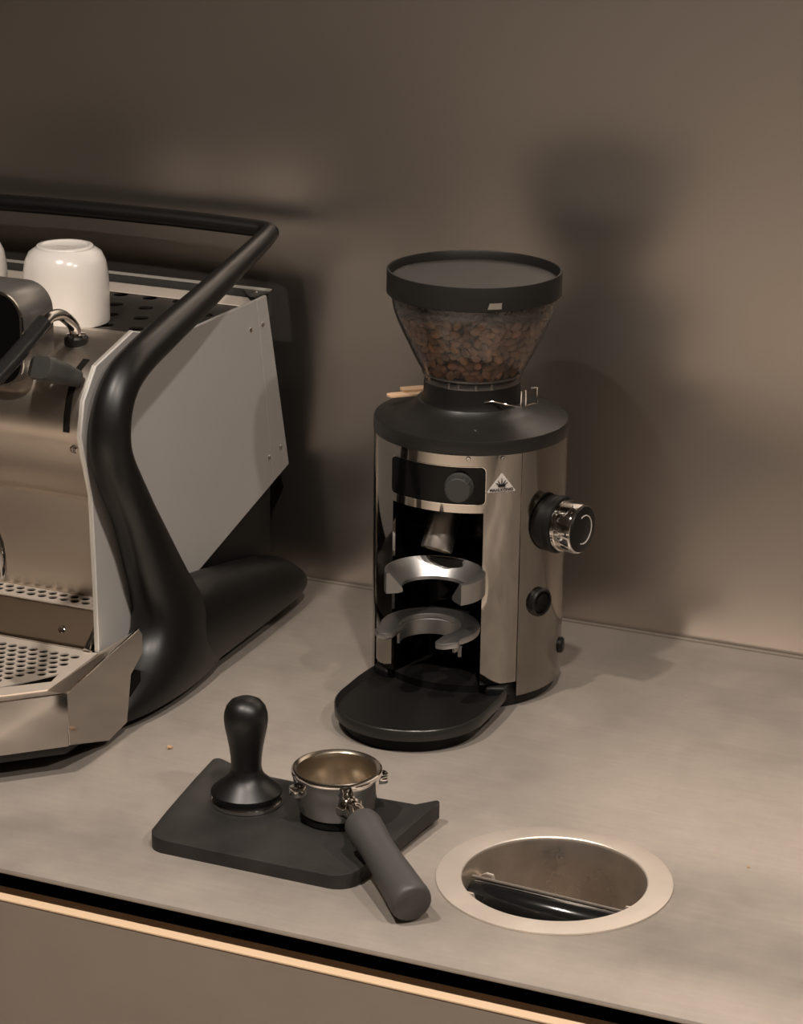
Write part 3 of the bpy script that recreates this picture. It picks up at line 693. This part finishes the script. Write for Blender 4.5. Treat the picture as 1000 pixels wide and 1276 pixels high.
for a, b in zip(rings, rings[1:]):
    for k in range(NS): bm.faces.new((a[k], a[(k+1) % NS], b[(k+1) % NS], b[k]))
bm.faces.new(rings[0]); bm.faces.new(rings[-1]); bmesh.ops.recalc_face_normals(bm, faces=bm.faces)
up = obj('loop_upright', bm, M_tube, em, 60)
rp = [(-.1955, -.0560, .3725), (-.1990, -.0500, .3728), (-.2050, -.0462, .3730), (-.2200, -.0440, .3735), (-.30, -.0420, .3745), (-.42, -.0410, .3740), (-.54, -.0420, .3720), (XL, -.0440, .3700)]
bm = BM(); tube(bm, rp, [.0092, .0094, .0096, .0098, .0100, .0100, .0100, .0100], 24, 6, (1, .85)); obj('cup_rail', bm, M_tube, em, 60)
# foot: loft of stations along y (y, x_in, x_out, z_bottom, z_top)
st = [(-.340, -.200, -.1440, .0085, .088), (-.300, -.200, -.1395, .0085, .094), (-.240, -.200, -.1400, .0085, .086), (-.180, -.200, -.1420, .0085, .074), (-.120, -.199, -.1440, .0085, .062), (-.085, -.198, -.1460, .0088, .053), (-.066, -.196, -.1490, .011, .044), (-.056, -.193, -.1530, .015, .034)]
bm = BM(); R_ = []
for y, xi, xo, zb, zt in st:
    w = xo-xi; h = zt-zb
    pr = [(xi, zb), (xo-.010, zb), (xo-.003, zb+.0025), (xo, zb+.25*h), (xo-.001, zb+.5*h), (xo-.006, zb+.72*h), (xo-.016, zb+.90*h), (xo-.030, zt), (xi, zt)]
    R_.append([bm.verts.new((x, y, z)) for x, z in pr])
for a, b in zip(R_, R_[1:]):
    for k in range(len(a)): bm.faces.new((a[k], a[(k+1) % len(a)], b[(k+1) % len(a)], b[k]))
bm.faces.new(R_[0]); bm.faces.new(R_[-1]); bmesh.ops.recalc_face_normals(bm, faces=bm.faces)
ft = obj('foot', bm, M_tube, em, 50)
md = ft.modifiers.new('sub', 'SUBSURF'); md.levels = 2; md.render_levels = 2
for y in (-.40, -.10):
    bm = BM(); lathe(bm, [(.014, 0), (.015, .001), (.015, .012)], (-.178, y, 0), 24); obj('rubber_pad', bm, M_rubber, em)
# drip tray
side = [(-.535, .0749), (-.533, .0274), (-.468, .0060), (-.436, .0110), (-.427, .053), (-.406, .066), (-.4055, .084), (-.4115, .0905)]
bm = BM(); prism(bm, side, 'x', -.1510, -.1480); bevel(bm, .0005, 1); dt = obj('drip_tray_side', bm, M_mirror, em, wn=True)
fx = .075
bm = BM(); vs = []
q = .70710678
def fq(t, z, n=0.): return (-.1480-q*t-q*n*0, -.535-q*t, z)
for t, th in ((0, 0), (.10, 0)):
    for z in (.0274, .0749): vs.append(bm.verts.new((-.1480-q*t, -.535-q*t, z)))
    for z in (.0274, .0749): vs.append(bm.verts.new((-.1480-q*t-.002, -.535-q*t+.002, z)))
a = vs[:4]; b = vs[4:]
for k, (i, j) in enumerate(((0, 1), (1, 3), (3, 2), (2, 0))): bm.faces.new((a[i], a[j], b[j], b[i]))
bm.faces.new((a[0], a[1], a[3], a[2])); bm.faces.new((b[0], b[1], b[3], b[2])); bmesh.ops.recalc_face_normals(bm, faces=bm.faces)
obj('drip_tray_facet', bm, M_mirror, em, None)
bm = BM(); prism(bm, [(-.2185, .0274), (-.2185, .0749), (XL, .0749), (XL, .0274)], 'y', -.6057, -.6037); obj('drip_tray_front', bm, M_mirror, em, None)
bm = BM()
def quad_slab(bm, P, th=.0015):
    A_ = [bm.verts.new(p) for p in P]; B_ = [bm.verts.new((p[0], p[1], p[2]-th)) for p in P]
    bm.faces.new(A_); bm.faces.new(B_)
    for i in range(4): j = (i+1) % 4; bm.faces.new((A_[i], A_[j], B_[j], B_[i]))
quad_slab(bm, [(-.1485, -.4110, .0905), (-.1485, -.5345, .0749), (-.186, -.5050, .0600), (-.1885, -.4100, .0625)])
quad_slab(bm, [(-.1485, -.5345, .0749), (-.2190, -.6050, .0749), (-.246, -.5640, .0600), (-.186, -.5050, .0600)])
quad_slab(bm, [(-.2190, -.6050, .0749), (XL, -.6050, .0749), (XL, -.5640, .0600), (-.246, -.5640, .0600)])
bmesh.ops.recalc_face_normals(bm, faces=bm.faces); obj('drip_tray_lip', bm, M_steel, em, None)
slot_hole = [(-.1955, -.4690), (-.1920, -.4880), (-.2270, -.5210)]
gh = []
for j in range(13):
    for i in range(40):
        x = -.2035-.0107*i-(.00535 if j % 2 else 0); y = -.4290-.0095*j
        s_ = (x+.1955)*(-.5210+.4690)-(y+.4690)*(-.2270+.1955)
        dist = s_/math.hypot(.052, .0315)
        if x > -.2035 or x < XL+.01 or y < -.556: continue
        if (y < -.452 and dist < .0075): continue
        if y < -.5210 and x > -.245: continue
        gh.append(circ(x, y, .0042, 16))
bm = BM(); plate(bm, [(-.1875, -.4130), (-.1855, -.5045), (-.2455, -.5640), (XL, -.5640), (XL, -.4130)], gh+[slot_hole], .0612, .0597); obj('drip_grille', bm, M_ring, em, None)
bm = BM(); prism(bm, [(-.154, -.40), (-.154, -.530), (-.221, -.598), (XL, -.598), (XL, -.40)], 'z', .0285, .046); obj('drip_basin', bm, M_dark, em, None)
bm = BM(); prism(bm, [(-.175, -.36), (-.160, -.40), (-.160, -.518), (-.228, -.586), (XL, -.586), (XL, -.36)], 'z', .010, .0284); bevel(bm, .004, 2, 60); obj('under_base', bm, M_tube, em, 30)
for y in (-.47, ):
    bm = BM(); lathe(bm, [(.018, 0), (.019, .001), (.019, .012)], (-.215, y, 0), 24); obj('rubber_pad', bm, M_rubber, em)
# sloping polished step and the narrow grille behind it
obj('step_plate', sheet([(-.3740, .0850), (-.3770, .0840), (-.4060, .0640), (-.4130, .0625)], XL, -.1955, .0015), M_mirror, em, 25)
screw(em, (-.236, -.396, .0712), (0, -.55, .83), .0035)
bh = [circ(-.2010-.0115*i-(.00575 if j else 0), -.3545-.0095*j, .0042, 16) for i in range(38) for j in range(2)]
bm = BM(); plate(bm, [(-.1955, -.3745), (-.1955, -.3485), (XL, -.3485), (XL, -.3745)], bh, .0860, .0846); obj('rear_grille', bm, M_ring, em, None)
bm = BM(); tube(bm, [(-.2000, -.379, .0880), (-.2000, -.4150, .0625)], [.0034, .0034], 16, 0); obj('step_end_bar', bm, M_mirror, em)
# display housing
hp = rrect(-.380, -.2475, .300, .3840, .024, 8)
bm = BM(); prism(bm, hp, 'y', -.424, -.374); bevel(bm, .0015, 2, 60); hs_ = obj('group_housing', bm, mat('housing_grey', (.15, .14, .13), .35, .6), em, 40)
bm = BM(); prism(bm, rrect(-.378, -.2495, .302, .3820, .022, 8), 'y', -.4255, -.4235); obj('housing_face', bm, M_blkgloss, hs_, 40)
bm = BM(); R_ = []
for y, ins in ((-.4238, 0), (-.4262, 0), (-.4262, .0022), (-.4238, .0022)): R_.append([bm.verts.new((x, y, z)) for x, z in rrect(-.380+ins, -.2475-ins, .300+ins, .3840-ins, .024-ins, 8)])
for a, b in zip(R_, R_[1:]+R_[:1]):
    for k in range(len(a)): bm.faces.new((a[k], a[(k+1) % len(a)], b[(k+1) % len(a)], b[k]))
bmesh.ops.recalc_face_normals(bm, faces=bm.faces); obj('housing_bezel', bm, M_mirror, hs_, 40)
# steam wand
wb = Vector((-.2350, -.3580, .3290))
bm = BM(); lathe(bm, [(.0108, -.006), (.0108, .0030), (.0095, .0048)], wb, 32); wc = obj('wand_collar', bm, M_blk, em)
bm = BM(); lathe(bm, [(.0092, .004), (.0085, .0062), (.0062, .0070)], wb, 32); obj('wand_ball', bm, M_chrome, wc)
wp = [wb+Vector((0, 0, .002)), Vector((-.2355, -.3625, .3440)), Vector((-.236, -.3800, .3568)), Vector((-.236, -.3965, .3595)), Vector((-.236, -.4074, .3570)), Vector((-.237, -.4388, .3434)), Vector((-.238, -.4900, .3235)), Vector((-.239, -.5250, .3050)), Vector((-.222, -.5370, .2700)), Vector((-.2155, -.5370, .2300))]
bm = BM(); tube(bm, wp, [.0052]*10, 20, 8); wn_ = obj('steam_wand', bm, M_chrome, em, 60)
bm = BM(); tube(bm, [wp[4]+Vector((0, -.002, 0)), wp[5], wp[6]], [.0074, .0076, .0076], 20, 8); obj('wand_grip', bm, mat('grip_black', (.012, .012, .012), .25), wn_, 60)
tb = wp[-1]
bm = BM(); lathe(bm, [(.0052, .002), (.0056, -.010), (.0078, -.020), (.0112, -.030), (.0128, -.042), (.0130, -.055), (.0118, -.0605), (.006, -.062), (0, -.062)], tb, 40); obj('wand_tip', bm, M_chrome, wn_, 60)

# ================================================================== CUPS
def cup(x, y, z, label):
    pr = [(r_*1.13, h_*.975) for r_, h_ in [(.0345, 0), (.0358, .0006), (.0362, .004), (.0362, .034), (.0355, .049), (.0338, .060), (.0305, .0680), (.0262, .0715), (.0240, .0727), (.0238, .0745), (.0230, .0752), (.0205, .0752), (.0198, .0742), (.0190, .0735), (0, .0730)]]
    bm = BM(); lathe(bm, pr+[], (x, y, z), 64, closed_bot=False)
    inn = [(r_*1.13, h_) for r_, h_ in [(.0345, 0), (.0335, .004), (.0335, .030), (.031, .052), (.025, .064), (0, .068)]]
    lathe(bm, inn, (x, y, z), 64, closed_bot=False)
    bmesh.ops.remove_doubles(bm, verts=bm.verts, dist=1e-5)
    o = tag(recentre(obj('cup', bm, M_ceramic, smooth=50), (x, y, z)), label, 'cup', 'upturned cups on the machine')
    return o
c1 = cup(-.3355, -.2070, .3034, 'white ceramic cup upturned on the cup tray, faint grey stamp on its base')
cup(-.4430, -.2150, .3034, 'white ceramic cup upturned behind the black group housing')
bm = BM(); 
for k in range(9):
    x = -.3355-.009+.00225*k; box(bm, x, x+.0014, -.2085, -.2055+.0006*(k % 3), .3034+.0708, .3034+.0716)
so = obj('base_stamp', bm, mat('stamp_grey', (.42, .38, .34), .6), c1, None)

# ================================================================== CRUMBS ON THE WORKTOP
for x, y, s_, lab in ((.0635, -.3960, .0018, 'tan coffee crumb on the worktop before the grinder tray'), (-.0990, -.4480, .0028, 'pale crumb on the worktop beside the machine foot'), (.4230, -.4600, .0012, 'tiny pale crumb on the bare worktop beyond the knock box')):
    bm = BM(); bmesh.ops.create_icosphere(bm, subdivisions=1, radius=s_)
    for v in bm.verts: v.co = Vector((v.co.x*random.uniform(.8, 1.6), v.co.y*random.uniform(.7, 1.1), max(-.0, v.co.z*.6+s_*.5)))+Vector((x, y, 0))
    tag(recentre(obj('crumb', bm, mat('crumb_tan', (.42, .26, .14), .8)), (x, y, 0)), lab, 'crumb')
